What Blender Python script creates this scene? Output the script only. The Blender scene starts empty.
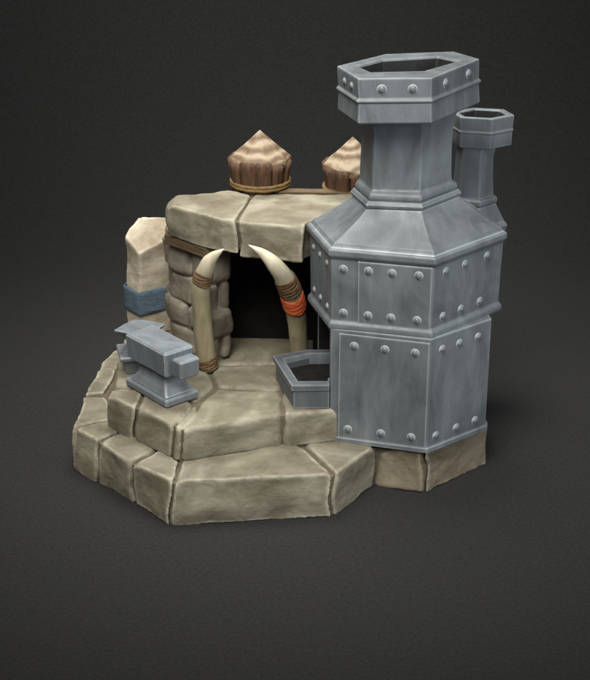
import bpy, bmesh, math, random
from mathutils import Vector, Matrix, noise
PI = math.pi
sc = bpy.context.scene
col = sc.collection

# ------------------------------------------------------------------ helpers
def link(o, parent=None):
    col.objects.link(o)
    if parent: o.parent = parent
    return o

def obj(name, bm, m, parent=None, smooth=True, bevel=0, seg=2, angle=35, world=True):
    bmesh.ops.recalc_face_normals(bm, faces=bm.faces)
    me = bpy.data.meshes.new(name); bm.to_mesh(me); bm.free()
    for p in me.polygons: p.use_smooth = smooth
    mats = m if isinstance(m, (list, tuple)) else [m]
    for x in mats: me.materials.append(x)
    o = bpy.data.objects.new(name, me)
    link(o, parent)
    if parent is not None and world:      # geometry was written in world coordinates
        o.matrix_parent_inverse = parent.matrix_basis.inverted()
    if bevel:
        b = o.modifiers.new('bevel', 'BEVEL'); b.width = bevel; b.segments = seg
        b.limit_method = 'ANGLE'; b.angle_limit = math.radians(angle); b.harden_normals = True
    return o

def hewn(o, voxel=.011, it=3):
    """fuse and even out the carved blocks"""
    m = o.modifiers.new('remesh', 'REMESH'); m.mode = 'VOXEL'; m.voxel_size = voxel; m.use_smooth_shade = True
    k = o.modifiers.new('soften', 'SMOOTH'); k.factor = .5; k.iterations = it
    return o

def thing(name, label, cat, loc=(0, 0, 0), group=None):
    o = bpy.data.objects.new(name, None); col.objects.link(o); o.location = loc
    o.empty_display_size = .2
    o['label'] = label; o['category'] = cat
    if group: o['group'] = group
    bpy.context.view_layer.update()
    return o

def loft(bm, rings, cap0=True, cap1=True, closed=False, mi=0):
    vs = [[bm.verts.new(p) for p in r] for r in rings]
    n = len(vs[0]); k = len(vs)
    for i in range(k if closed else k - 1):
        a, b = vs[i], vs[(i + 1) % k]
        for j in range(n):
            f = bm.faces.new((a[j], a[(j + 1) % n], b[(j + 1) % n], b[j])); f.material_index = mi
    if not closed:
        if cap0: bm.faces.new(vs[0][::-1]).material_index = mi
        if cap1: bm.faces.new(vs[-1]).material_index = mi
    return vs

def merge(dst, src):
    me = bpy.data.meshes.new('tmp'); src.to_mesh(me); src.free(); dst.from_mesh(me); bpy.data.meshes.remove(me)

def densify(bm, size):
    bmesh.ops.triangulate(bm, faces=bm.faces[:])
    for _ in range(6):
        es = [e for e in bm.edges if e.calc_length() > size]
        if not es: break
        bmesh.ops.subdivide_edges(bm, edges=es, cuts=1)
        bmesh.ops.triangulate(bm, faces=[f for f in bm.faces if len(f.verts) > 3])

def area2(p):
    return sum(p[i][0]*p[(i+1) % len(p)][1] - p[(i+1) % len(p)][0]*p[i][1] for i in range(len(p)))

def offset_poly(p, d):
    """shrink a convex-ish polygon by d"""
    if area2(p) < 0: p = p[::-1]
    n = len(p); out = []
    for i in range(n):
        a, b, c = Vector(p[i-1]), Vector(p[i]), Vector(p[(i+1) % n])
        e1 = (b-a).normalized(); e2 = (c-b).normalized()
        n1 = Vector((-e1.y, e1.x)); n2 = Vector((-e2.y, e2.x))
        m = n1+n2
        m = m / max(.35, m.length_squared/2) / 1
        out.append(b + m*d*.5*1.0 if m.length < 1e-6 else b + (n1+n2)*(d/max(.5, 1+n1.dot(n2))))
    return out

def warp(bm):
    """one gentle bend shared by all masonry, so that joints wander together"""
    for v in bm.verts:
        c = v.co.copy()
        v.co.x += noise.noise(Vector((c.x*1.9, c.y*1.9, c.z*3.2)))*.040
        v.co.y += noise.noise(Vector((c.x*1.9+7, c.y*1.9, c.z*3.2+3)))*.034

def stone(dst, poly, z0, z1, gap=.020, bev=.075, amp=.014, seed=0, chips=4, size=.06, top=None, axis=None, slope=0):
    """one hewn stone: shrunken prism, chipped corners, rounded edges, noisy faces"""
    rnd = random.Random(seed)
    q = offset_poly([tuple(p) for p in poly], gap)
    bm = bmesh.new()
    tz = (lambda x, y: z1) if top is None else top
    q2 = offset_poly([tuple(p) for p in q], slope) if slope else q
    loft(bm, [[(p[0], p[1], z0) for p in q], [(p[0], p[1], tz(p[0], p[1])) for p in q2]])
    bmesh.ops.recalc_face_normals(bm, faces=bm.faces)
    c = Vector((sum(p[0] for p in q)/len(q), sum(p[1] for p in q)/len(q), (z0+z1)/2))
    tops = [v.co.copy() for v in bm.verts if v.co.z > (z0+z1)/2]
    for _ in range(chips):
        p = rnd.choice(tops)
        out = Vector((p.x-c.x, p.y-c.y, 0)).normalized()
        nrm = (out + Vector((rnd.uniform(-.4, .4), rnd.uniform(-.4, .4), rnd.uniform(.6, 1.3)))).normalized()
        pt = p - nrm*rnd.uniform(.015, .05)
        bmesh.ops.bisect_plane(bm, geom=bm.verts[:]+bm.edges[:]+bm.faces[:], plane_co=pt, plane_no=nrm, clear_outer=True)
        bmesh.ops.holes_fill(bm, edges=[e for e in bm.edges if e.is_boundary], sides=0)
    bmesh.ops.remove_doubles(bm, verts=bm.verts[:], dist=.004)
    bmesh.ops.bevel(bm, geom=bm.edges[:], offset=bev, segments=4, profile=.5, affect='EDGES', clamp_overlap=True)
    bmesh.ops.remove_doubles(bm, verts=bm.verts[:], dist=.008); bmesh.ops.dissolve_degenerate(bm, edges=bm.edges[:], dist=.004)
    densify(bm, size)
    bm.normal_update()
    off = Vector((seed*7.3, seed*3.1, seed*1.7))
    for v in bm.verts:
        n = noise.noise(v.co*2.4+off)*amp*1.6 + noise.noise(v.co*7+off)*amp*.7 + noise.noise(v.co*19)*amp*.22
        v.co += v.normal*n
    warp(bm); merge(dst, bm)

def box(bm, c, sx, sy, sz, rz=0, mi=0):
    M = Matrix.Translation(c) @ Matrix.Rotation(rz, 4, 'Z') @ Matrix.Diagonal((sx, sy, sz, 1))
    r = bmesh.ops.create_cube(bm, size=1, matrix=M)
    for f in {f for v in r['verts'] for f in v.link_faces}: f.material_index = mi

def frame_at(t):
    t = t.normalized(); up = Vector((0, 0, 1)) if abs(t.z) < .95 else Vector((0, 1, 0))
    a = t.cross(up).normalized(); return a, t.cross(a).normalized()

def catmull(P, n):
    out = []
    Q = [P[0]] + P + [P[-1]]
    for i in range(1, len(Q)-2):
        for k in range(n):
            t = k/n; a, b, c, d = Q[i-1], Q[i], Q[i+1], Q[i+2]
            out.append([.5*((2*b[j])+(-a[j]+c[j])*t+(2*a[j]-5*b[j]+4*c[j]-d[j])*t*t+(-a[j]+3*b[j]-3*c[j]+d[j])*t**3) for j in range(len(b))])
    out.append(list(P[-1])); return out

# ------------------------------------------------------------------ materials
def newmat(name):
    m = bpy.data.materials.new(name); m.use_nodes = True
    nt = m.node_tree; b = nt.nodes['Principled BSDF']; return m, nt, b

def N(nt, t, **k):
    n = nt.nodes.new(t)
    for a, v in k.items():
        if a in n.inputs.keys() if isinstance(a, str) else False: n.inputs[a].default_value = v
        else: setattr(n, a, v)
    return n

def noise_node(nt, co, scale, detail=4, rough=.55, dist=0):
    n = nt.nodes.new('ShaderNodeTexNoise'); n.inputs['Scale'].default_value = scale
    n.inputs['Detail'].default_value = detail; n.inputs['Roughness'].default_value = rough
    n.inputs['Distortion'].default_value = dist
    nt.links.new(co, n.inputs['Vector']); return n.outputs['Fac']

def ramp(nt, fac, stops):
    r = nt.nodes.new('ShaderNodeValToRGB'); nt.links.new(fac, r.inputs['Fac'])
    e = r.color_ramp.elements
    while len(e) < len(stops): e.new(.5)
    for s, (p, c) in zip(e, stops):
        s.position = p; s.color = (*c, 1) if len(c) == 3 else c
    return r.outputs['Color']

def mix(nt, fac, a, b, mode='MIX'):
    n = nt.nodes.new('ShaderNodeMix'); n.data_type = 'RGBA'; n.blend_type = mode
    for s, v in ((n.inputs[0], fac), (n.inputs[6], a), (n.inputs[7], b)):
        if isinstance(v, (int, float)): s.default_value = v
        elif isinstance(v, tuple): s.default_value = (*v, 1)
        else: nt.links.new(v, s)
    return n.outputs[2]

def edge_mask(nt, radius, lo, hi):
    bv = nt.nodes.new('ShaderNodeBevel'); bv.samples = 6; bv.inputs['Radius'].default_value = radius
    g = nt.nodes.new('ShaderNodeNewGeometry')
    d = nt.nodes.new('ShaderNodeVectorMath'); d.operation = 'DOT_PRODUCT'
    nt.links.new(bv.outputs[0], d.inputs[0]); nt.links.new(g.outputs['Normal'], d.inputs[1])
    r = nt.nodes.new('ShaderNodeMapRange'); nt.links.new(d.outputs['Value'], r.inputs[0])
    r.inputs[1].default_value = hi; r.inputs[2].default_value = lo; r.inputs[3].default_value = 0; r.inputs[4].default_value = 1
    return r.outputs[0]

def coords(nt, scale=(1, 1, 1)):
    t = nt.nodes.new('ShaderNodeTexCoord'); mp = nt.nodes.new('ShaderNodeMapping')
    mp.inputs['Scale'].default_value = scale
    nt.links.new(t.outputs['Object'], mp.inputs[0]); return mp.outputs[0]

def math_node(nt, op, a, b):
    n = nt.nodes.new('ShaderNodeMath'); n.operation = op
    for s, v in zip(n.inputs, (a, b)):
        if isinstance(v, (int, float)): s.default_value = v
        else: nt.links.new(v, s)
    return n.outputs[0]

def bump(nt, b, h, strength, dist=.02):
    n = nt.nodes.new('ShaderNodeBump'); n.inputs['Strength'].default_value = strength; n.inputs['Distance'].default_value = dist
    nt.links.new(h, n.inputs['Height']); nt.links.new(n.outputs[0], b.inputs['Normal'])

def stone_mat(name, dark, mid, light, edge, rough=.8, streak=(1, 1, 1.6)):
    m, nt, b = newmat(name); co = coords(nt, streak)
    n1 = noise_node(nt, co, 1.7, 5, .55, .6)
    n2 = noise_node(nt, co, 6.5, 5, .6, .8)
    c = ramp(nt, n1, [(.3, dark), (.5, mid), (.72, light)])
    c2 = ramp(nt, n2, [(.3, dark), (.55, mid), (.8, light)])
    c = mix(nt, .28, c, c2)
    n3 = noise_node(nt, co, 42, 4, .7)
    c = mix(nt, .14, c, ramp(nt, n3, [(.3, (.35, .34, .32)), (.5, (.5, .5, .5)), (.72, (.66, .66, .64))]), 'OVERLAY')
    em = math_node(nt, 'MULTIPLY', edge_mask(nt, .07, .9, .995), ramp(nt, n2, [(.35, (.15, .15, .15)), (.55, (1, 1, 1))]))
    c = mix(nt, math_node(nt, 'MULTIPLY', em, .65), c, edge)
    nt.links.new(c, b.inputs['Base Color']); b.inputs['Roughness'].default_value = rough
    h = math_node(nt, 'ADD', math_node(nt, 'MULTIPLY', n3, .3), math_node(nt, 'MULTIPLY', n2, 1.6))
    bump(nt, b, h, .28, .025)
    return m

def metal_mat(name, dark, mid, light, edge, rough=.56, metallic=.30):
    m, nt, b = newmat(name); co = coords(nt, (1, 1, .55))
    n1 = noise_node(nt, co, 2.2, 5, .6, .8)
    n2 = noise_node(nt, coords(nt, (1, 1, .18)), 9, 5, .65, .3)
    c = ramp(nt, n1, [(.28, dark), (.5, mid), (.75, light)])
    c2 = ramp(nt, n2, [(.3, dark), (.55, mid), (.8, light)])
    c = mix(nt, .22, c, c2)
    co3 = coords(nt)
    n3 = noise_node(nt, co3, 60, 3, .7)
    sc_ = ramp(nt, noise_node(nt, coords(nt, (1, 1, .05)), 48, 2, .5, .1), [(.66, (0, 0, 0)), (.75, (1, 1, 1))])
    c = mix(nt, math_node(nt, 'MULTIPLY', sc_, .15), c, edge)
    em = math_node(nt, 'MULTIPLY', edge_mask(nt, .036, .86, .995), ramp(nt, n1, [(.25, (.5, .5, .5)), (.6, (1, 1, 1))]))
    c = mix(nt, math_node(nt, 'MULTIPLY', em, .75), c, edge)
    nt.links.new(c, b.inputs['Base Color'])
    r = ramp(nt, n2, [(.3, (rough-.08,)*3), (.7, (rough+.14,)*3)])
    nt.links.new(r, b.inputs['Roughness']); b.inputs['Metallic'].default_value = metallic
    h = math_node(nt, 'ADD', math_node(nt, 'MULTIPLY', n3, .10), n1)
    bump(nt, b, h, .22, .03)
    return m

STONE = stone_mat('hewn_stone', (.072, .058, .034), (.155, .138, .094), (.300, .279, .210), (.50, .47, .37))
STONE_BROWN = stone_mat('brown_stone', (.075, .056, .034), (.135, .108, .070), (.215, .182, .128), (.33, .29, .215))
STONE_DARK = stone_mat('wall_stone', (.062, .046, .028), (.145, .122, .088), (.28, .255, .205), (.34, .31, .26))
STONE_PALE = stone_mat('pale_stone', (.13, .088, .052), (.30, .258, .185), (.46, .42, .33), (.66, .62, .50))
MORTAR = stone_mat('mortar', (.060, .046, .026), (.090, .070, .042), (.125, .10, .062), (.14, .12, .08), .95)
STEEL = metal_mat('grey_steel', (.070, .080, .085), (.132, .148, .156), (.205, .226, .236), (.47, .505, .52))
STEEL_DK = metal_mat('dark_steel', (.062, .071, .078), (.095, .107, .116), (.14, .157, .168), (.30, .33, .35))
LINING = metal_mat('shaded_iron', (.010, .010, .010), (.020, .021, .022), (.045, .048, .050), (.15, .17, .18), .7)  # steel darkened in its colour for the shade down the chimney mouths
ANVIL = metal_mat('anvil_iron', (.095, .107, .116), (.152, .171, .184), (.215, .239, .255), (.46, .50, .52), .55)

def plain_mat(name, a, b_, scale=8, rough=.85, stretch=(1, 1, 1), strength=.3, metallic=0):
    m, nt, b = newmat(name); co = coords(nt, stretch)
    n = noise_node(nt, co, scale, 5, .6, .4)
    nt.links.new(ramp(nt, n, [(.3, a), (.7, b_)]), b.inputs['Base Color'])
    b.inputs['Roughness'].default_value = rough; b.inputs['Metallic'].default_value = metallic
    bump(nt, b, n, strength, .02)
    if name == 'inner_shade': b.inputs['Specular IOR Level'].default_value = .1
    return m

INNER_SHADE = plain_mat('inner_shade', (.006, .006, .006), (.016, .014, .013), 6, .95)  # near-black colour that paints the shade inside hollows
BARK = plain_mat('split_bark', (.020, .009, .004), (.125, .060, .026), 7, .8, (3, 3, .35), .6)
ROPE = plain_mat('twisted_rope', (.055, .028, .010), (.155, .088, .035), 30, .85)
ROPE_PALE = plain_mat('straw_rope', (.10, .058, .018), (.26, .17, .065), 30, .85)
BEAMW = plain_mat('old_timber', (.040, .025, .010), (.120, .080, .036), 6, .8, (.5, .5, 5), .5)
ORANGE = plain_mat('orange_cloth', (.42, .060, .016), (.60, .115, .032), 14, .9, (1, 1, 2.5), .5)
BLUE = plain_mat('blue_cloth', (.038, .062, .082), (.075, .115, .145), 12, .9, (1, 1, 2.5), .5)

def wood_top():
    m, nt, b = newmat('carved_wood'); co = coords(nt)
    w = nt.nodes.new('ShaderNodeTexWave'); w.wave_type = 'BANDS'; w.bands_direction = 'Z'
    w.inputs['Scale'].default_value = 3.2; w.inputs['Distortion'].default_value = 5; w.inputs['Detail'].default_value = 3
    w.inputs['Detail Scale'].default_value = 1.2
    nt.links.new(co, w.inputs['Vector'])
    c = ramp(nt, w.outputs['Fac'], [(0, (.105, .066, .034)), (.4, (.170, .118, .067)), (.75, (.235, .178, .110)), (1, (.29, .235, .158))])
    em = edge_mask(nt, .03, .88, .99)
    c = mix(nt, math_node(nt, 'MULTIPLY', em, .5), c, (.44, .345, .23))
    nt.links.new(c, b.inputs['Base Color']); b.inputs['Roughness'].default_value = .7
    bump(nt, b, w.outputs['Fac'], .4, .02); return m
WOODTOP = wood_top()

def ivory():
    m, nt, b = newmat('old_ivory'); co = coords(nt, (1, 1, .25))
    n = noise_node(nt, co, 9, 5, .6, .5)
    g = nt.nodes.new('ShaderNodeSeparateXYZ'); nt.links.new(coords(nt), g.inputs[0])
    hz = nt.nodes.new('ShaderNodeMapRange'); nt.links.new(g.outputs['Z'], hz.inputs[0])
    hz.inputs[1].default_value = 1.75; hz.inputs[2].default_value = 2.25     # ivory turns paler towards the tip
    c = ramp(nt, n, [(.3, (.16, .135, .075)), (.7, (.27, .235, .145))])
    c2 = ramp(nt, n, [(.3, (.42, .37, .25)), (.7, (.62, .57, .43))])
    nt.links.new(mix(nt, hz.outputs[0], c, c2), b.inputs['Base Color'])
    b.inputs['Roughness'].default_value = .5; bump(nt, b, n, .25, .015); return m
IVORY = ivory()

def backdrop_mat():
    m, nt, b = newmat('charcoal_felt'); co = coords(nt)
    n = noise_node(nt, co, 70, 3, .8); n2 = noise_node(nt, co, 26, 2, .5)
    c = ramp(nt, math_node(nt, 'ADD', math_node(nt, 'MULTIPLY', n, .7), math_node(nt, 'MULTIPLY', n2, .3)), [(.36, (.0155, .0154, .0150)), (.64, (.030, .0298, .0290))])
    nt.links.new(c, b.inputs['Base Color']); b.inputs['Roughness'].default_value = 1
    b.inputs['Specular IOR Level'].default_value = .1
    bump(nt, b, n, .2, .01); return m

# ------------------------------------------------------------------ the setting: one sweep of dark felt
bm = bmesh.new(); prof = []
R_ = 5.0; y0 = 6.5
prof.append((-16, 0)); prof.append((-4, 0)); prof.append((y0, 0))
for i in range(1, 17):
    a = i/16*PI/2; prof.append((y0+R_*math.sin(a), R_-R_*math.cos(a)))
prof.append((y0+R_, 18))
xs = [-22, 22]
vv = [[bm.verts.new((x, y, z)) for x in xs] for (y, z) in prof]
for a, b in zip(vv, vv[1:]): bm.faces.new((a[0], a[1], b[1], b[0]))
g = obj('ground', bm, backdrop_mat()); g['kind'] = 'structure'

# ------------------------------------------------------------------ stone platform
plat = thing('stone_platform', 'two-step platform of large hewn tan stones with dark joints carrying the whole forge', 'platform', (-.4, .9, 0))
h1, h2 = .489, .863
L0 = (-2.39, .45); F0 = (-1.232, -.77); R0 = (.39, -.60); I0 = (.862, .03)
def lp(a, b, t): return (a[0]+(b[0]-a[0])*t, a[1]+(b[1]-a[1])*t)
S1 = lp(L0, F0, .27); S2 = lp(L0, F0, .63)
A1 = (-2.03, .60); T1 = (-1.86, .40); T2 = (-1.44, -.12); F1 = (-1.19, -.345); M1 = (.114, .02); R1 = (.47, .25)
bm = bmesh.new()
inn = .35
lower = [
    [L0, S1, T1, A1], [S1, S2, T2, T1], [S2, F0, F1, T2], [F0, R0, M1, F1], [R0, I0, (.75, .45), R1, M1],
    [L0, A1, (-2.10, 1.32), (-2.345, 1.25)], [(-2.345, 1.25), (-2.10, 1.32), (-2.05, 2.02), (-2.29, 2.0)],
    [(-2.29, 2.0), (-2.05, 2.02), (-1.9, 2.55), (-2.13, 2.60)], [(-2.13, 2.6), (-1.9, 2.5), (-1.2, 2.75), (-1.3, 3.0)],
    [(-1.3, 3.0), (-1.2, 2.7), (-.2, 2.75), (-.1, 3.05)], [(-.1, 3.05), (-.2, 2.7), (.8, 2.6), (.95, 2.9)],
]
def grow(poly, cx=-.8, cy=1.0, d=.2):   # stones run in under the step above
    return poly
for i, p in enumerate(lower):
    q = [tuple(v) for v in p]
    for k, v in enumerate(q):           # push the inner corners under the upper step
        if v in (A1, T1, T2, F1, M1, R1):
            dx, dy = (-.4-v[0]), (1.3-v[1]); l = math.hypot(dx, dy); q[k] = (v[0]+dx/l*.12, v[1]+dy/l*.12)
    stone(bm, q, 0.0, h1, seed=i+1, bev=.05, chips=6, amp=.014)
low_bm = bm; bm = bmesh.new()
base = [(.80, .25), (.862, .035), (1.345, -.13), (1.43, .6), (.95, .8)]
stone(bm, base, 0, h1-.006, seed=31, bev=.07, amp=.02, chips=4)
stone(bm, [(1.345, -.13), (2.075, .56), (2.0, 1.0), (1.43, .6)], 0, h1-.006, seed=33, bev=.09, amp=.02, chips=5)
stone(bm, [(2.075, .56), (2.0, 1.6), (1.4, 1.7), (1.43, .65), (2.0, 1.0)][:4], 0, h1-.006, seed=35, bev=.05, chips=2)
stone(bm, [(1.3, 1.72), (2.07, 1.60), (2.06, 2.42), (1.35, 2.55)], 0, h1-.006, seed=37, bev=.05, chips=2)
hewn(obj('plinth_stones', bm, STONE_BROWN, plat)); hewn(obj('lower_step', low_bm, STONE, plat))
# mortar core
bm = bmesh.new()
core = offset_poly([L0, F0, R0, I0, (1.345, -.13), (2.06, .54), (2.06, 1.6), (2.02, 2.45), (1.6, 2.7), (.95, 2.85), (-.1, 2.98), (-1.3, 2.93), (-2.13, 2.55), (-2.345, 1.25)], .05)
loft(bm, [[(p[0], p[1], .003) for p in core], [(p[0], p[1], h1-.042) for p in core]])
densify(bm, .15)
c2 = offset_poly([(-2.0, .47), (-1.155, -.336), (-.13, -.022), (.45, .12), (.6, .5), (.6, 2.4), (-.6, 2.55), (-1.9, 2.4), (-1.96, 1.2)], .055)
loft(bm, [[(p[0], p[1], h1-.06) for p in c2], [(p[0], p[1], h2-.034) for p in c2]])
densify(bm, .15); warp(bm)
obj('mortar', bm, MORTAR, plat, smooth=False)
bm = bmesh.new()
A = (-2.0, .47); F = (-1.155, -.336); P2 = lp(A, F, .40); P3 = lp(A, F, .90)
G = (-.133, -.01); H = (.46, .12)
U = [
    [A, P2, (-1.60, .62), (-1.97, .70)],
    [P2, P3, (-1.03, .30), (-1.60, .62)],
    [P3, F, (-1.02, -.05), (-1.03, .30)],
    [F, G, (-.14, .62), (-.85, .66), (-1.0, .32)],
    [G, H, (.5, .9), (-.14, .62)],
    [(-1.97, .70), (-1.60, .62), (-1.5, 1.15), (-1.95, 1.2)],
    [(-1.60, .62), (-1.03, .30), (-.85, .70), (-.95, 1.25), (-1.5, 1.15)],
    [(-.85, .66), (-.14, .62), (.0, 1.3), (-.93, 1.25)],
    [(-.14, .62), (.5, .9), (.5, 1.5), (.0, 1.3)],
    [(-1.95, 1.2), (-1.5, 1.15), (-1.4, 1.9), (-1.97, 1.85)],
    [(-1.97, 1.85), (-1.4, 1.9), (-1.3, 2.5), (-1.92, 2.45)],
    [(-1.5, 1.15), (-.95, 1.25), (-.7, 2.5), (-1.3, 2.5), (-1.4, 1.9)],
    [(-.95, 1.25), (0, 1.3), (.5, 1.5), (.5, 2.4), (-.7, 2.5)],
]
for i, p in enumerate(U):
    stone(bm, p, h1-.02, h2, gap=.0175, seed=50+i, bev=.05, amp=.012, chips=(4, 4, 0, 0, 3)[i] if i < 5 else 0)
hewn(obj('upper_step', bm, STONE, plat))

# ------------------------------------------------------------------ chimneys
def hexr(pts, c, z, s=1.0):
    return [(c[0]+p[0]*s, c[1]+p[1]*s, z) for p in pts]
def lerp_hex(a, b, t): return [lp(p, q, t) for p, q in zip(a, b)]
HX_LEG0 = [(-.89, .39), (-.77, -.68), (.23, -.965), (.905, -.43), (.77, .68), (-.23, .965)]
HX_LEG1 = HX_LEG0
HX_BOX1 = [(-.985, .09), (-.775, -.665), (.235, -.925), (1.02, -.165), (.775, .665), (-.235, .925)]
HX_BOX0 = [(x*.985, y*.985) for x, y in HX_BOX1]
HX_NECK = [(-.50, .0), (-.375, -.40), (.12, -.465), (.51, -.03), (.38, .40), (-.12, .465)]
HX_NK = [(-.465, .06), (-.36, -.37), (.12, -.385), (.455, -.10), (.36, .37), (-.12, .385)]
HX_CB = [(-.70, -.10), (-.52, -.63), (.185, -.61), (.735, .17), (.51, .57), (-.19, .52)]
HX_CT = [(-.715, -.09), (-.53, -.61), (.175, -.585), (.72, .22), (.495, .55), (-.20, .44)]
HX_HOLE = [(-.50, -.08), (-.38, -.33), (.12, -.28), (.50, .14), (.31, .33), (-.25, .18)]

RIV = None
def rivet(parent, p, n, r=.042):
    """domed rivet with its washer ring; all share one mesh"""
    global RIV
    if RIV is None:
        b = bmesh.new(); seg = 16; rings = []
        for (rr, zz) in [(1.28, -.15), (1.28, .05), (1.2, .10), (.98, .07), (.96, .16), (.90, .34), (.74, .54), (.48, .68), (.2, .74)]:
            rings.append([(rr*math.cos(2*PI*k/seg), rr*math.sin(2*PI*k/seg), zz) for k in range(seg)])
        loft(b, rings)
        bmesh.ops.recalc_face_normals(b, faces=b.faces)
        me = bpy.data.meshes.new('rivet'); b.to_mesh(me); b.free()
        for q in me.polygons: q.use_smooth = True
        me.materials.append(STEEL); RIV = me
    o = bpy.data.objects.new('rivet', RIV); col.objects.link(o); o.parent = parent
    n = Vector(n).normalized()
    o.matrix_world = Matrix.Identity(4)
    M = Matrix.Translation(Vector(p)) @ n.to_track_quat('Z', 'Y').to_matrix().to_4x4() @ Matrix.Scale(r, 4)
    o.matrix_parent_inverse = parent.matrix_basis.inverted(); o.matrix_basis = M
    return o

def face_pt(r0, r1, i, u, v):
    a, b, c, d = (Vector(x) for x in (r0[i], r0[(i+1) % 6], r1[(i+1) % 6], r1[i]))
    p = (a.lerp(b, u)).lerp(d.lerp(c, u), v)
    n = (b-a).cross(d-a).normalized()
    return p, n

def wobble(bm, amp, s, seed=0):
    """hand-beaten sheet: fine cut plus soft dents"""
    densify(bm, s)
    for v in bm.verts:
        v.co += Vector([noise.noise(v.co*2.1+Vector((k*9.1+seed, 3, k))) for k in range(3)])*amp

chim = thing('furnace_chimney', 'big riveted grey iron hexagonal furnace chimney with flared collar at the right of the forge', 'chimney', (1.12, .83, h1), 'grey iron chimneys')
cc = (1.12, .83)
# lower casing with an opening in the left face
bm = bmesh.new()
zt = 1.76
seq = [(h1-.002, HX_LEG0, 1.0), (h1+.045, HX_LEG0, 1.0), (h1+.06, HX_LEG0, .985), (zt, HX_LEG1, .985)]
vs = loft(bm, [hexr(h, cc, z, s) for z, h, s in seq], True, True)
bmesh.ops.recalc_face_normals(bm, faces=bm.faces)
bm.faces.ensure_lookup_table()
tgt = None
for f in bm.faces:                                  # the left face between ring 2 and 3
    if set(f.verts) == {vs[2][0], vs[2][1], vs[3][0], vs[3][1]}: tgt = f
bmesh.ops.inset_individual(bm, faces=[tgt], thickness=.075, use_even_offset=True)
r = bmesh.ops.extrude_discrete_faces(bm, faces=[tgt])
nf = r['faces'][0]
bmesh.ops.translate(bm, verts=list(nf.verts), vec=Vector((.40, .06, 0)))
nf.material_index = 1  # recess painted near-black for the shade within
for e in nf.edges:
    for g_ in e.link_faces: g_.material_index = 1
obj('lower_casing', bm, [STEEL, INNER_SHADE], chim, smooth=True, bevel=.022, seg=3, angle=25)
# seam strips on the front corner of the lower casing
def plate(parent, r0, r1, i, u0, u1, v0, v1, t=.009, name='plate', m=None):
    bm = bmesh.new()
    q = [(u0, v0), (u1, v0), (u1, v1), (u0, v1)]
    pts = [face_pt(r0, r1, i, *k) for k in q]; n = pts[0][1]
    loft(bm, [[tuple(p-n*.01) for p, _ in pts], [tuple(p+n*t) for p, _ in pts]])
    return obj(name, bm, m or STEEL, parent, smooth=True, bevel=.006, seg=2)
lr0, lr1 = hexr(HX_LEG0, cc, h1+.06, .985), hexr(HX_LEG1, cc, zt, .985)
plate(chim, lr0, lr1, 1, .085, .992, -.004, .965)
def rivrow(parent, r0, r1, i, us, v, r=.037, t=None):
    if t is None: t = .009 if i == 1 else 0
    for u in us:
        p, n = face_pt(r0, r1, i, u, v); rivet(parent, p+n*t, n, r)
rivrow(chim, lr0, lr1, 1, (.19, .53, .84), .085); rivrow(chim, lr0, lr1, 1, (.24, .55, .85), .865)
rivrow(chim, lr0, lr1, 2, (.14, .48, .80), .085); rivrow(chim, lr0, lr1, 2, (.19, .47, .78), .875)
for i in (3, 4): rivrow(chim, lr0, lr1, i, (.2, .5, .8), .085); rivrow(chim, lr0, lr1, i, (.2, .5, .8), .87)

# upper casing: ridge, wall, lip
bm = bmesh.new()
loft(bm, [hexr(HX_BOX0, cc, z, s) for z, s in ((1.71, .94), (1.73, 1.0), (1.765, 1.022), (1.81, 1.018), (1.845, .985))] +
     [hexr(HX_BOX1, cc, z, s) for z, s in ((2.50, .985), (2.515, 1.0), (2.545, 1.02), (2.60, 1.018), (2.615, .995))])
obj('upper_casing', bm, STEEL, chim, smooth=True, bevel=.014, seg=3, angle=28)
br0, br1 = hexr(HX_BOX0, cc, 1.845, .985), hexr(HX_BOX1, cc, 2.50, .985)
plate(chim, br0, br1, 1, .265, .992, -.02, 1.0)
rivrow(chim, br0, br1, 1, (.12, ), .13, t=0); rivrow(chim, br0, br1, 1, (.12, ), .85, t=0)
rivrow(chim, br0, br1, 1, (.37, .60, .86), .13); rivrow(chim, br0, br1, 1, (.37, .60, .86), .86)
rivrow(chim, br0, br1, 2, (.16, .42, .70), .14); rivrow(chim, br0, br1, 2, (.17, .44, .76), .87)
rivrow(chim, br0, br1, 0, (.2, .5, .82), .14, .03); rivrow(chim, br0, br1, 0, (.2, .5, .82), .86, .03)
for i in (3, 4): rivrow(chim, br0, br1, i, (.2, .5, .8), .14); rivrow(chim, br0, br1, i, (.2, .5, .8), .86)

# hood
bm = bmesh.new()
rs = [hexr(HX_BOX1, cc, 2.61, .99), hexr(HX_BOX1, cc, 2.635, .965)]
for t in (.10, .35, .7, .93): rs.append(hexr(lerp_hex(HX_BOX1, HX_NECK, t), cc, 2.635+(2.975-2.635)*t-.03*math.sin(PI*t), 1.0))
rs += [hexr(HX_NECK, cc, 2.955, 1.10), hexr(HX_NECK, cc, 2.985, 1.12), hexr(HX_NECK, cc, 3.02, 1.06)]
loft(bm, rs); obj('hood', bm, STEEL, chim, smooth=True, bevel=.016, seg=3, angle=20)
# flue with mouldings at its foot and a flare below the collar
bm = bmesh.new()
rs = [hexr(HX_NECK, cc, 3.0, 1.0), hexr(HX_NECK, cc, 3.045, 1.04), hexr(HX_NECK, cc, 3.085, 1.02), hexr(lerp_hex(HX_NECK, HX_NK, .5), cc, 3.12, .97),
      hexr(HX_NK, cc, 3.22, 1.0), hexr(HX_NK, cc, 3.45, .985), hexr(HX_NK, cc, 3.68, .995), hexr(HX_NK, cc, 3.82, 1.05), hexr(HX_NK, cc, 3.92, 1.13)]
loft(bm, rs); obj('flue', bm, STEEL, chim, smooth=True, bevel=.016, seg=3, angle=20)
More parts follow.
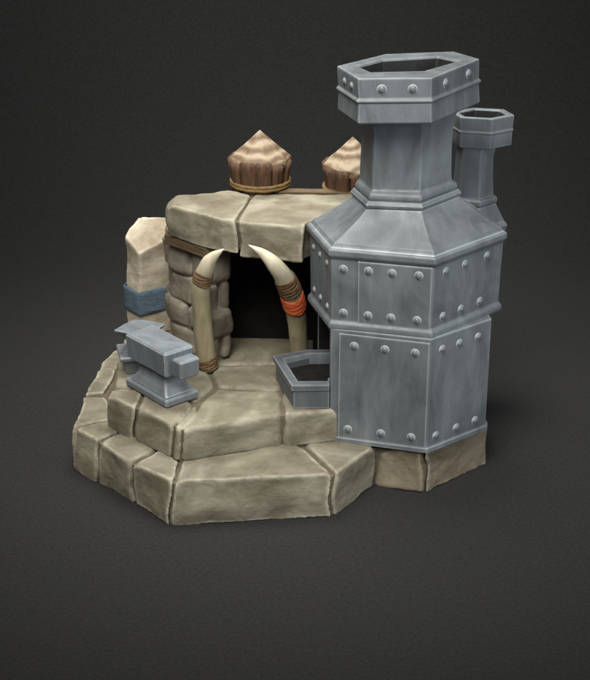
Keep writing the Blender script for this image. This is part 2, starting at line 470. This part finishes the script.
# collar, open at the top
def collar(parent, cb, ct, hole, c, z0, z1, m=STEEL, deep=2.6):
    bm = bmesh.new(); h = z1-z0
    f = lambda t: lerp_hex(cb, ct, t)
    rs = [hexr(f(0), c, z0, .70), hexr(f(0), c, z0+.01*h, .98), hexr(f(0), c, z0+.05*h, 1.0), hexr(f(.4), c, z0+.46*h, .985), hexr(f(.42), c, z0+.50*h, 1.02), hexr(f(.45), c, z0+.54*h, 1.01),
          hexr(f(.5), c, z0+.57*h, .985), hexr(ct, c, z0+.93*h, .995), hexr(ct, c, z1, .99), hexr(hole, c, z1, 1.04), hexr(hole, c, z1-.05*h, .99)]
    loft(bm, rs, True, False)
    o = obj('collar', bm, m, parent, smooth=True, bevel=.014, seg=3, angle=24)
    bm = bmesh.new()
    vs = loft(bm, [hexr(hole, c, z1-.045*h, .995), hexr(hole, c, z1-.6*h, .90), hexr(hole, c, z1-.95*h, .66), hexr(hole, c, z1-deep*h, .62)], False, True)
    o2 = obj('flue_lining', bm, LINING, parent, smooth=False)
    return o
collar(chim, HX_CB, HX_CT, HX_HOLE, cc, 3.85, 4.295)
cr0, cr1 = hexr(lerp_hex(HX_CB, HX_CT, .5), cc, 3.865+.57*.43, .985), hexr(HX_CT, cc, 3.865+.93*.43, .995)
for i, us in ((0, (.36, .70)), (1, (.32, .74)), (2, (.28, .76)), (3, (.3, .7)), (4, (.3, .7)), (5, (.3, .7))):
    rivrow(chim, cr0, cr1, i, us, .52, .039 if i else .031, 0)

rear = thing('smoke_pipe', 'smaller plain grey hexagonal smoke pipe half hidden behind the big riveted chimney', 'chimney', (1.78, 2.05, h1), 'grey iron chimneys')
def rh(r): return [(r*math.cos(math.radians(-77+60*k)), r*math.sin(math.radians(-77+60*k))) for k in (-2, -1, 0, 1, 2, 3)]
rc = (1.965, 2.15); rb = (1.775, 2.05)
bm = bmesh.new(); H1_ = rh(1)
loft(bm, [hexr(H1_, rb, h1-.004, .21), hexr(H1_, rb, 1.26, .21), hexr(H1_, (1.93, 2.13), 1.52, .36), hexr(H1_, rc, 2.167, .40), hexr(H1_, rc, 2.205, .415), hexr(H1_, rc, 2.243, .39)])
obj('casing', bm, STEEL, rear, bevel=.012, seg=3, angle=25)
bm = bmesh.new()
loft(bm, [hexr(H1_, rc, 2.238, .38), hexr(H1_, rc, 2.452, .267), hexr(H1_, rc, 2.472, .286), hexr(H1_, rc, 2.52, .281), hexr(H1_, rc, 2.539, .238)])
obj('hood', bm, STEEL, rear, bevel=.01, seg=2, angle=22)
bm = bmesh.new(); H2_ = [(x, y*.8) for x, y in H1_]; q_ = (rc[0], rc[1]-.03)
loft(bm, [hexr(H2_, q_, 2.53, .238), hexr(H2_, q_, 2.74, .221), hexr(H2_, q_, 2.98, .212), hexr(H2_, (q_[0]+.03, q_[1]+.01), 3.17, .224)])
obj('flue', bm, STEEL, rear, bevel=.012, seg=3, angle=22)
flat = lambda h: [(x, y*.70) for x, y in h]
collar(rear, flat(rh(.339)), flat(rh(.353)), flat(rh(.267)), (2.032, 2.135), 3.107, 3.450, deep=.98)

# ------------------------------------------------------------------ iron trough against the chimney opening
tr = thing('iron_trough', 'dark iron angular trough jutting from the foot of the big chimney', 'trough', (.1, .6, h2))
z0, z1 = h2+.004, 1.135
out = [(-.236, .865), (-.035, .125), (.352, .135), (.345, .262), (.60, .30), (.50, 1.04), (.13, 1.03)]
bot = [(-.205, .845), (-.015, .145), (.352, .148), (.345, .268), (.59, .31), (.49, 1.03), (.14, 1.01)]
inn_ = [(-.125, .80), (.030, .235), (.341, .237), (.341, .31), (.56, .345), (.47, .95), (.15, .945)]
dn = [(-.095, .785), (.045, .26), (.338, .262), (.338, .33), (.54, .36), (.45, .93), (.155, .92)]
bm = bmesh.new()
loft(bm, [[(p[0], p[1], z) for p in q] for q, z in ((bot, z0), (bot, z1-.075), (out, z1-.06), (out, z1), (inn_, z1), (dn, z1-.05), (dn, z0+.05))])
bm.faces.ensure_lookup_table(); obj('basin', bm, STEEL_DK, tr, bevel=.008, seg=2, angle=25)
bm = bmesh.new(); q = dn
loft(bm, [[(p[0], p[1], z0+.04) for p in q], [(p[0], p[1], z1-.12) for p in q]])
obj('shade_fill', bm, INNER_SHADE, tr, smooth=False)  # flat black fill, paints the dark inside of the basin

# ------------------------------------------------------------------ hut
hut = thing('stone_hut', 'low stone hut with slab roof and dark doorway behind the two tusks', 'hut', (-.3, 1.6, h2))
zb, zr = 2.245, 2.60
roofpoly = {'l': [(-1.375, 1.50), (-.77, 1.035), (-.60, .99), (-.45, 2.0), (-.70, 2.06), (-1.385, 1.83)],
            'r': [(-.60, .99), (.115, .79), (.12, .92), (.71, 1.58), (.72, 1.96), (-.45, 2.0)]}
bm = bmesh.new()
stone(bm, roofpoly['l'], zb, zr+.01, gap=.009, bev=.045, amp=.016, seed=81, chips=4, slope=.012)
hewn(obj('roof_slab', bm, STONE, hut))
bm = bmesh.new()
stone(bm, roofpoly['r'], zb-.03, zr, gap=.009, bev=.045, amp=.016, seed=85, chips=3, slope=.012)
hewn(obj('roof_slab', bm, STONE, hut))
bm = bmesh.new()
q = offset_poly([(-1.375, 1.50), (-.77, 1.03), (.12, .80), (.12, .95), (.66, 1.62), (.66, 2.0), (-.7, 2.05), (-1.38, 1.83)], .075)
loft(bm, [[(p[0], p[1], zb+.03) for p in q], [(p[0], p[1], zr-.028) for p in q]]); densify(bm, .15); warp(bm); obj('roof_joint', bm, MORTAR, hut, smooth=False)
bm = bmesh.new(); box(bm, (.22, 2.03, zr-.05), 1.25, .13, .12, math.radians(-3)); obj('roof_plank', bm, BEAMW, hut, bevel=.012)

# stacked wall stones along the left wing: front face then the door jamb
C0, C1, C2, C3 = (-1.39, 1.70), (-.925, 1.235), (-.66, 1.42), (-1.05, 1.95)
bm = bmesh.new(); rnd = random.Random(5)
zz = h2; row = 0
while zz < 2.10:
    hgt = min(rnd.uniform(.23, .33), 2.13-zz)
    if 2.13-zz-hgt < .14: hgt = 2.13-zz
    k = rnd.uniform(-.02, .03)
    m = lp(C0, C1, rnd.uniform(.35, .62)); bk = lp(C3, C2, rnd.uniform(.4, .6))
    c1 = (C1[0]+k, C1[1]-k)
    if row % 2: quads = [[C0, m, bk, C3, (-1.5, 2.0)], [m, c1, C2, bk]]
    else: quads = [[C0, m, bk, C3, (-1.45, 2.0)], [m, c1, lp(c1, C2, .5), lp(m, bk, .5)], [lp(m, bk, .5), lp(c1, C2, .5), C2, bk]]
    for j, qd in enumerate(quads):
        stone(bm, qd, zz, zz+hgt, gap=.010, bev=.065, amp=.018, seed=100+row*4+j, chips=0, size=.05)
    zz += hgt; row += 1
hewn(obj('side_wall', bm, STONE_DARK, hut))
bm = bmesh.new(); q = offset_poly([C0, C1, C2, C3], .06)
loft(bm, [[(p[0], p[1], h2) for p in q], [(p[0], p[1], 2.14) for p in q]]); obj('wall_core', bm, MORTAR, hut, smooth=False)
# back and right walls that close the dark interior
bm = bmesh.new()
wallpts = [((-1.42, 1.95), (-.75, 2.08)), ((-.75, 2.08), (.62, 2.0)), ((.62, 2.0), (.62, 1.62)), ((.62, 1.55), (.30, 1.24))]
s_ = 200
for a, b in wallpts:
    d = Vector((b[0]-a[0], b[1]-a[1])); n = Vector((-d.y, d.x)).normalized()*-.07
    z_ = h2
    while z_ < 2.2:
        hh = min(.34, 2.235-z_)
        if hh < .08: break
        kk = max(1, round(d.length/.45))
        for j in range(kk):
            p, q = lp(a, b, j/kk), lp(a, b, (j+1)/kk)
            stone(bm, [(p[0]-n.x, p[1]-n.y), (q[0]-n.x, q[1]-n.y), (q[0]+n.x, q[1]+n.y), (p[0]+n.x, p[1]+n.y)], z_, z_+hh, gap=-.004, bev=.03, amp=.01, seed=s_, chips=0, size=.1); s_ += 1
        z_ += hh
obj('back_wall', bm, STONE_DARK, hut, angle=60)
# near-black lining, paints the shade deep inside the doorway
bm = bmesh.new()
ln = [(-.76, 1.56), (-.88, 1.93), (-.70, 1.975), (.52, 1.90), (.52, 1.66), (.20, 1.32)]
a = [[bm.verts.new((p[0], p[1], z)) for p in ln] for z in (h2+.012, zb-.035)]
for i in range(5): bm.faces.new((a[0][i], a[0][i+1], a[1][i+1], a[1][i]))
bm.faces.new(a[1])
sl = obj('shade_lining', bm, INNER_SHADE, hut, smooth=False)
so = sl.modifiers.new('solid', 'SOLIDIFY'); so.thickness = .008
# beam under the slab
bm = bmesh.new()
b0, b1, b2 = (-1.395, 1.655), (-.945, 1.195), (-.62, 1.40)
for k, (p, q) in enumerate(((b0, b1), (b1, b2))):
    d = Vector((q[0]-p[0], q[1]-p[1])); n = Vector((d.y, -d.x)).normalized()
    m = lp(p, q, .5); L_ = d.length + (.03 if k == 0 else -.002)
    box(bm, (m[0]-n.x*.05, m[1]-n.y*.05, 2.185-k*.004), L_, .15, .115, math.atan2(d.y, d.x))
bm2 = bm; obj('beam', bm2, BEAMW, hut, bevel=.014, seg=3)
p = Vector((-.80, 1.285, 2.18)); rivet(hut, p, (.54, -.84, 0), .03).name = 'peg'

# ------------------------------------------------------------------ pale standing stone with cloth
pil = thing('standing_stone', 'pale chisel-topped standing stone with a blue cloth band left of the hut', 'standing stone', (-1.7, 2.3, h2))
bm = bmesh.new()
pb = [(-1.94, 2.24), (-1.77, 2.08), (-1.36, 2.20), (-1.45, 2.52), (-1.82, 2.58)]
pt = [(-1.925, 2.26), (-1.755, 2.07), (-1.36, 2.22), (-1.44, 2.52), (-1.80, 2.56)]
tz = [2.00, 1.845, 2.02, 2.13, 2.14]
ct = (-1.65, 2.37)
def ringp(t, s=1, dz=0):
    return [(ct[0]+(a[0]+(b[0]-a[0])*t-ct[0])*s, ct[1]+(a[1]+(b[1]-a[1])*t-ct[1])*s, h2+(z-h2)*t+dz) for a, b, z in zip(pb, pt, tz)]
loft(bm, [[(x, y, h2-.003) for x, y, _ in ringp(0)], [(x, y, 1.2) for x, y, _ in ringp(.3, 1.0)], [(x, y, 1.55) for x, y, _ in ringp(.6, .96)], ringp(1, 1.0)])
bmesh.ops.triangulate(bm, faces=[f for f in bm.faces if f.normal.z > .5 or all(v.co.z > 1.8 for v in f.verts)])
bmesh.ops.bevel(bm, geom=bm.edges[:], offset=.018, segments=2, profile=.6, affect='EDGES', clamp_overlap=True)
densify(bm, .06); bm.normal_update()
for v in bm.verts: v.co += v.normal*(noise.noise(v.co*3.1)*.022+noise.noise(v.co*9)*.008)
hewn(obj('stone_block', bm, STONE_PALE, pil))
bm = bmesh.new(); rs = []
for k, (z, s) in enumerate(((1.15, 1.05), (1.155, 1.09), (1.19, 1.10), (1.28, 1.085), (1.39, 1.09), (1.43, 1.085), (1.44, 1.04))):
    ring = []
    r0 = ringp(.3, s)
    for i in range(5):
        a, b = r0[i], r0[(i+1) % 5]
        for j in range(6):
            x, y = lp(a, b, j/6)
            dip = -.07 if i == 1 and j == 0 else 0
            dip = -.07*max(0, 1-math.hypot(x-r0[1][0], y-r0[1][1])/.35)
            ring.append((x+noise.noise(Vector((x*5, y*5, z*9)))*.012, y+noise.noise(Vector((x*6, y*4, z*8+4)))*.012, z+dip+(.02*noise.noise(Vector((x*4, y*4, 2))))))
    rs.append(ring)
loft(bm, rs, False, False)
o = obj('cloth_band', bm, BLUE, pil)
sm = o.modifiers.new('solid', 'SOLIDIFY'); sm.thickness = .02

# ------------------------------------------------------------------ wooden posts with pointed tops
def rope_ring(bm, c, r, tube, z, nseg=72, strands=16, tilt=None, twist=1):
    """twisted rope: a torus whose tube bulges along slanted strands"""
    k = 10; rings = []
    for i in range(nseg):
        a = 2*PI*i/nseg; ring = []
        for j in range(k):
            b = 2*PI*j/k
            bul = 1+.22*abs(math.sin(strands*a/2+twist*b/2*1))
            rr = r(a) + tube*bul*math.cos(b)
            ring.append((c[0]+rr*math.cos(a), c[1]+rr*math.sin(a), z+tube*bul*math.sin(b)))
        rings.append(ring)
    loft(bm, rings, closed=True)

def post(x, y, zs, R, label, seed):
    t = thing('wooden_post', label, 'post', (x, y, 0), 'wooden posts behind the hut roof')
    rnd = random.Random(seed); z0, zr_, za = 2.60+zs, 2.915+zs, 3.225+zs
    n = 11; bm = bmesh.new()
    # core and split planks standing round it
    loft(bm, [[(x+R*.84*s*math.cos(2*PI*k/n), y+R*.84*s*math.sin(2*PI*k/n), z) for k in range(n)] for z, s in ((0, .8), (z0, .88), (zr_, .98))])
    for k in range(n):
        a0, a1 = 2*PI*(k+.03+rnd.uniform(-.06, .06))/n, 2*PI*(k+.97+rnd.uniform(-.06, .06))/n; rr = R*rnd.uniform(.955, 1.03); ht = zr_+rnd.uniform(-.03, .035)
        b2 = bmesh.new(); rings = []
        for z, s in ((0, .80), (1.2, .82), (z0-.1, .86), (z0+.10, .93), ((z0+ht)/2+.05, .97), (ht, 1.02)):
            rings.append([(x+rr*s*math.cos(a0), y+rr*s*math.sin(a0), z), (x+rr*s*1.035*math.cos((a0+a1)/2), y+rr*s*1.035*math.sin((a0+a1)/2), z), (x+rr*s*math.cos(a1), y+rr*s*math.sin(a1), z),
                          (x+rr*s*.8*math.cos(a1), y+rr*s*.8*math.sin(a1), z), (x+rr*s*.8*math.cos(a0), y+rr*s*.8*math.sin(a0), z)])
        loft(b2, rings); bmesh.ops.recalc_face_normals(b2, faces=b2.faces)
        bmesh.ops.bevel(b2, geom=b2.edges[:], offset=.009, segments=2, affect='EDGES', clamp_overlap=True)
        merge(bm, b2)
    densify(bm, .12)
    for v in bm.verts:
        d = noise.noise(Vector((v.co.x*9, v.co.y*9, v.co.z*2)))*.008
        v.co.x += d; v.co.y += d
    obj('bark', bm, BARK, t, angle=60)
    bm = bmesh.new(); m_ = 8; rings = []
    for f_, zq in ((.97, zr_-.06), (1.0, zr_-.005), (.99, zr_+.015), (.52, zr_+.155), (.02, za+.005)):
        rings.append([(x+R*f_*math.cos(2*PI*(k+.3)/m_)*(1+.03*math.sin(k*2.3)), y+R*f_*math.sin(2*PI*(k+.3)/m_), zq+.012*math.sin(k*1.9)*(f_ > .5)) for k in range(m_)])
    loft(bm, rings)
    obj('pointed_top', bm, WOODTOP, t, bevel=.008, seg=2, angle=14)
    bm = bmesh.new()
    rope_ring(bm, (x, y), lambda a: R*.93, .020, z0+.035, strands=60); rope_ring(bm, (x, y), lambda a: R*.94, .017, z0+.069, strands=60, twist=-1)
    obj('rope_binding', bm, ROPE_PALE, t)
post(-.385, 2.24, 0, .345, 'squat bark-sided wooden post with pale pointed top over the middle of the hut roof', 3)
post(.635, 2.27, -.085, .335, 'pale pointed wooden post partly hidden behind the big chimney hood', 8)

# ------------------------------------------------------------------ tusks
def tusk(name, pts, label, bands, cloths):
    t = thing(name, label, 'tusk', (pts[0][0], pts[0][1], h2), 'tusks flanking the doorway')
    path = catmull([list(p) for p in pts], 10)
    P_ = [Vector(p[:3]) for p in path]; Rr = [p[3]*.94 for p in path]
    def ring(i, s=1, n=14, add=0, ph=0):
        tg = (P_[min(i+1, len(P_)-1)]-P_[max(i-1, 0)]).normalized()
        a, b = frame_at(tg)
        return [tuple(P_[i]+(a*math.cos(2*PI*k/n+ph)+b*math.sin(2*PI*k/n+ph))*(Rr[i]*s+add)) for k in range(n)], tg
    bm = bmesh.new(); loft(bm, [ring(i)[0] for i in range(len(P_))])
    for v in bm.verts: v.co += Vector((noise.noise(v.co*6), noise.noise(v.co*6+Vector((3, 1, 2))), 0))*.006
    obj('tusk_horn', bm, IVORY, t, angle=60)
    for lo, hi, cnt in bands:            # wound cord, z range
        bm = bmesh.new()
        idx = [i for i, p in enumerate(P_) if lo <= p.z <= hi and i < len(P_)*.9]
        for c in range(cnt):
            i = idx[0] + round((idx[-1]-idx[0])*(c/max(1, cnt-1)))
            tg = (P_[min(i+1, len(P_)-1)]-P_[max(i-1, 0)]).normalized(); a, b = frame_at(tg)
            f = (c/max(1, cnt-1)); zt_ = lo+(hi-lo)*f
            # centre by height between path points
            for q in range(len(P_)-1):
                if (P_[q].z-zt_)*(P_[q+1].z-zt_) <= 0:
                    w = (zt_-P_[q].z)/((P_[q+1].z-P_[q].z) or 1); C = P_[q].lerp(P_[q+1], w); rr = Rr[q]+(Rr[q+1]-Rr[q])*w; break
            rings = []; ns, kk = 60, 8; tube = .013
            for u in range(ns):
                al = 2*PI*u/ns; d = a*math.cos(al)+b*math.sin(al); rg = []
                for k in range(kk):
                    be = 2*PI*k/kk; bul = 1+.25*abs(math.sin(10*al+be/2+c))
                    rg.append(tuple(C+d*(rr*1.01+tube*bul*math.cos(be)*.8)+tg*(tube*bul*math.sin(be)+.012*math.sin(al*2+c*1.7))))
                rings.append(rg)
            loft(bm, rings, closed=True)
        obj('cord_binding', bm, ROPE, t)
    for lo, hi, m in cloths:
        bm = bmesh.new(); rs = []; cnt = 15
        for c in range(cnt):
            zt_ = lo+(hi-lo)*c/(cnt-1)
            for q in range(len(P_)-1):
                if (P_[q].z-zt_)*(P_[q+1].z-zt_) <= 0:
                    w = (zt_-P_[q].z)/((P_[q+1].z-P_[q].z) or 1); C = P_[q].lerp(P_[q+1], w); rr = Rr[q]+(Rr[q+1]-Rr[q])*w; tg = (P_[q+1]-P_[q]).normalized(); break
            a, b = frame_at(tg); edge = 0 if 0 < c < cnt-1 else -.012
            rs.append([tuple(C+(a*math.cos(2*PI*k/36)+b*math.sin(2*PI*k/36))*(rr+.010+edge*.6+.005*abs(math.sin(c*1.05+2.0*math.sin(2*PI*k/36+.6)))+.006*noise.noise(Vector((c*.8, k*.5, 1))))+tg*.018*math.sin(2*PI*k/36*2)) for k in range(36)])
        loft(bm, rs, False, False); obj('orange_wrap', bm, m, t)
tusk('tusk', [(-.939, 1.13, .86, .100), (-.976, 1.12, 1.143, .116), (-.996, 1.09, 1.57, .108), (-.991, 1.05, 1.877, .103), (-.923, .98, 2.119, .088), (-.844, .93, 2.249, .056), (-.737, .90, 2.338, .005)],
     'curved ivory tusk with brown cord bindings standing left of the dark doorway', [(.90, 1.005, 6), (1.925, 2.035, 5)], [])
tusk('tusk', [(.055, 1.21, .862, .096), (.043, 1.17, 1.13, .102), (.013, 1.08, 1.52, .115), (-.030, 1.0, 1.772, .122), (-.105, .90, 2.004, .112), (-.22, .81, 2.205, .088), (-.345, .80, 2.335, .050), (-.475, .82, 2.412, .005)],
     'curved ivory tusk wrapped with orange cloth standing beside the big chimney', [(1.855, 2.01, 7)], [(1.60, 1.80, ORANGE)])

# ------------------------------------------------------------------ anvil
anv = thing('anvil', 'light grey blocky iron anvil with square horn at the front left of the platform', 'anvil', (-1.4, .53, h2))
ang = math.atan2(-.56, .47)
cx, cy = -1.405, .55
M = Matrix.Translation((cx, cy, 0)) @ Matrix.Rotation(ang, 4, 'Z')
def abox(bm, x0, x1, y0_, y1, z0, z1, sh=0, shb=0):
    """box in the anvil's own frame; sh shrinks the top"""
    r0 = [(x0+shb, y0_+shb), (x1-shb, y0_+shb), (x1-shb, y1-shb), (x0+shb, y1-shb)]; r1 = [(x0+sh, y0_+sh), (x1-sh, y0_+sh), (x1-sh, y1-sh), (x0+sh, y1-sh)]
    loft(bm, [[tuple(M @ Vector((*p, z0))) for p in r0], [tuple(M @ Vector((*p, z1))) for p in r1]])
def finish_metal(bm, name, m, par, bev, amp=.004, size=.05):
    bmesh.ops.recalc_face_normals(bm, faces=bm.faces)
    bmesh.ops.bevel(bm, geom=bm.edges[:], offset=bev, segments=3, affect='EDGES', clamp_overlap=True)
    densify(bm, size); bm.normal_update()
    for v in bm.verts: v.co += v.normal*(noise.noise(v.co*5)*amp)
    return hewn(obj(name, bm, m, par), .0065, 2)
bm = bmesh.new(); abox(bm, -.375, .375, -.21, .21, h2+.001, h2+.095, .0); finish_metal(bm, 'base', ANVIL, anv, .014)
bm = bmesh.new()
loft(bm, [[tuple(M @ Vector((sx*a, sy*b, z))) for sx, sy in ((-1, -1), (1, -1), (1, 1), (-1, 1))] for a, b, z in ((.345, .185, h2+.088), (.25, .125, h2+.20), (.235, .12, h2+.26), (.25, .13, h2+.35))])
finish_metal(bm, 'waist', ANVIL, anv, .012)
bm = bmesh.new(); abox(bm, -.375, .355, -.19, .185, 1.185, 1.47, 0, .012); finish_metal(bm, 'body', ANVIL, anv, .017)
bm = bmesh.new(); abox(bm, .33, .50, -.10, .15, 1.19, 1.395, 0, .006); finish_metal(bm, 'horn', ANVIL, anv, .014)

# ------------------------------------------------------------------ small flared iron stake behind the anvil
stk = thing('stake_block', 'small iron stake block with flared star-shaped top tucked behind the anvil', 'stake block', (-1.66, 1.15, h2))
M = Matrix.Translation((-1.675, 1.15, 0)) @ Matrix.Rotation(math.radians(12), 4, 'Z')
def sq(w, d, z): return [tuple(M @ Vector((sx*w, sy*d, z))) for sx, sy in ((-1, -1), (1, -1), (1, 1), (-1, 1))]
bm = bmesh.new(); loft(bm, [sq(.185, .15, h2+.002), sq(.20, .165, h2+.10), sq(.215, .18, h2+.17)]); finish_metal(bm, 'foot', ANVIL, stk, .012)
bm = bmesh.new(); loft(bm, [sq(.245, .20, h2+.165), sq(.25, .205, h2+.225)]); finish_metal(bm, 'plate', ANVIL, stk, .010)
bm = bmesh.new(); rings = []
for r, rin, z in ((.19, .17, h2+.22), (.15, .12, h2+.33), (.19, .12, h2+.40), (.285, .19, h2+.465), (.29, .20, h2+.49)):
    rings.append([tuple(M @ Vector(((r if k % 2 == 0 else rin)*math.cos(PI*k/4+.12), (r*.8 if k % 2 == 0 else rin)*math.sin(PI*k/4+.12), z))) for k in range(8)])
loft(bm, rings); finish_metal(bm, 'flared_head', ANVIL, stk, .008, .004)

# ------------------------------------------------------------------ camera
p = math.radians(23.6); D = 15.0
cam = bpy.data.cameras.new('camera'); co = bpy.data.objects.new('camera', cam); col.objects.link(co)
co.location = (0, -D*math.cos(p), 1.7+D*math.sin(p)); co.rotation_euler = (PI/2-p, 0, 0)
cam.sensor_width = 36; cam.sensor_fit = 'AUTO'; cam.lens = 1500/680*36; cam.clip_end = 200
sc.camera = co

# ------------------------------------------------------------------ lamps
def area(name, loc, target, size, energy, color):
    l = bpy.data.lights.new(name, 'AREA'); l.shape = 'DISK'; l.size = size; l.energy = energy; l.color = color
    o = bpy.data.objects.new(name, l); col.objects.link(o); o.location = loc
    o.rotation_euler = (Vector(target)-Vector(loc)).to_track_quat('-Z', 'Y').to_euler(); return o
k_ = area('key_lamp', (-2.2, -6.6, 12.3), (0, 1.0, 1.2), 8, 310, (1.0, .97, .92)); k_.data.spread = math.radians(48)
f_ = area('fill_lamp', (7.5, -6, 5.0), (.6, .8, 1.8), 5, 95, (.90, .95, 1.0)); f_.data.spread = math.radians(70)
t_ = area('top_lamp', (-.6, 2.8, 11.0), (-.2, 1.6, 1.0), 5, 150, (1.0, .98, .95)); t_.data.spread = math.radians(60)
b_ = area('backdrop_lamp', (0, 4.6, 8.5), (0, 12, 2.0), 5, 680, (1, .99, .97))
w = bpy.data.worlds.new('World'); sc.world = w; w.use_nodes = True
w.node_tree.nodes['Background'].inputs[0].default_value = (.95, .97, 1.0, 1)
w.node_tree.nodes['Background'].inputs[1].default_value = .15
sc.view_settings.view_transform = 'Standard'; sc.view_settings.look = 'None'
sc.view_settings.exposure = 0; sc.view_settings.gamma = 1
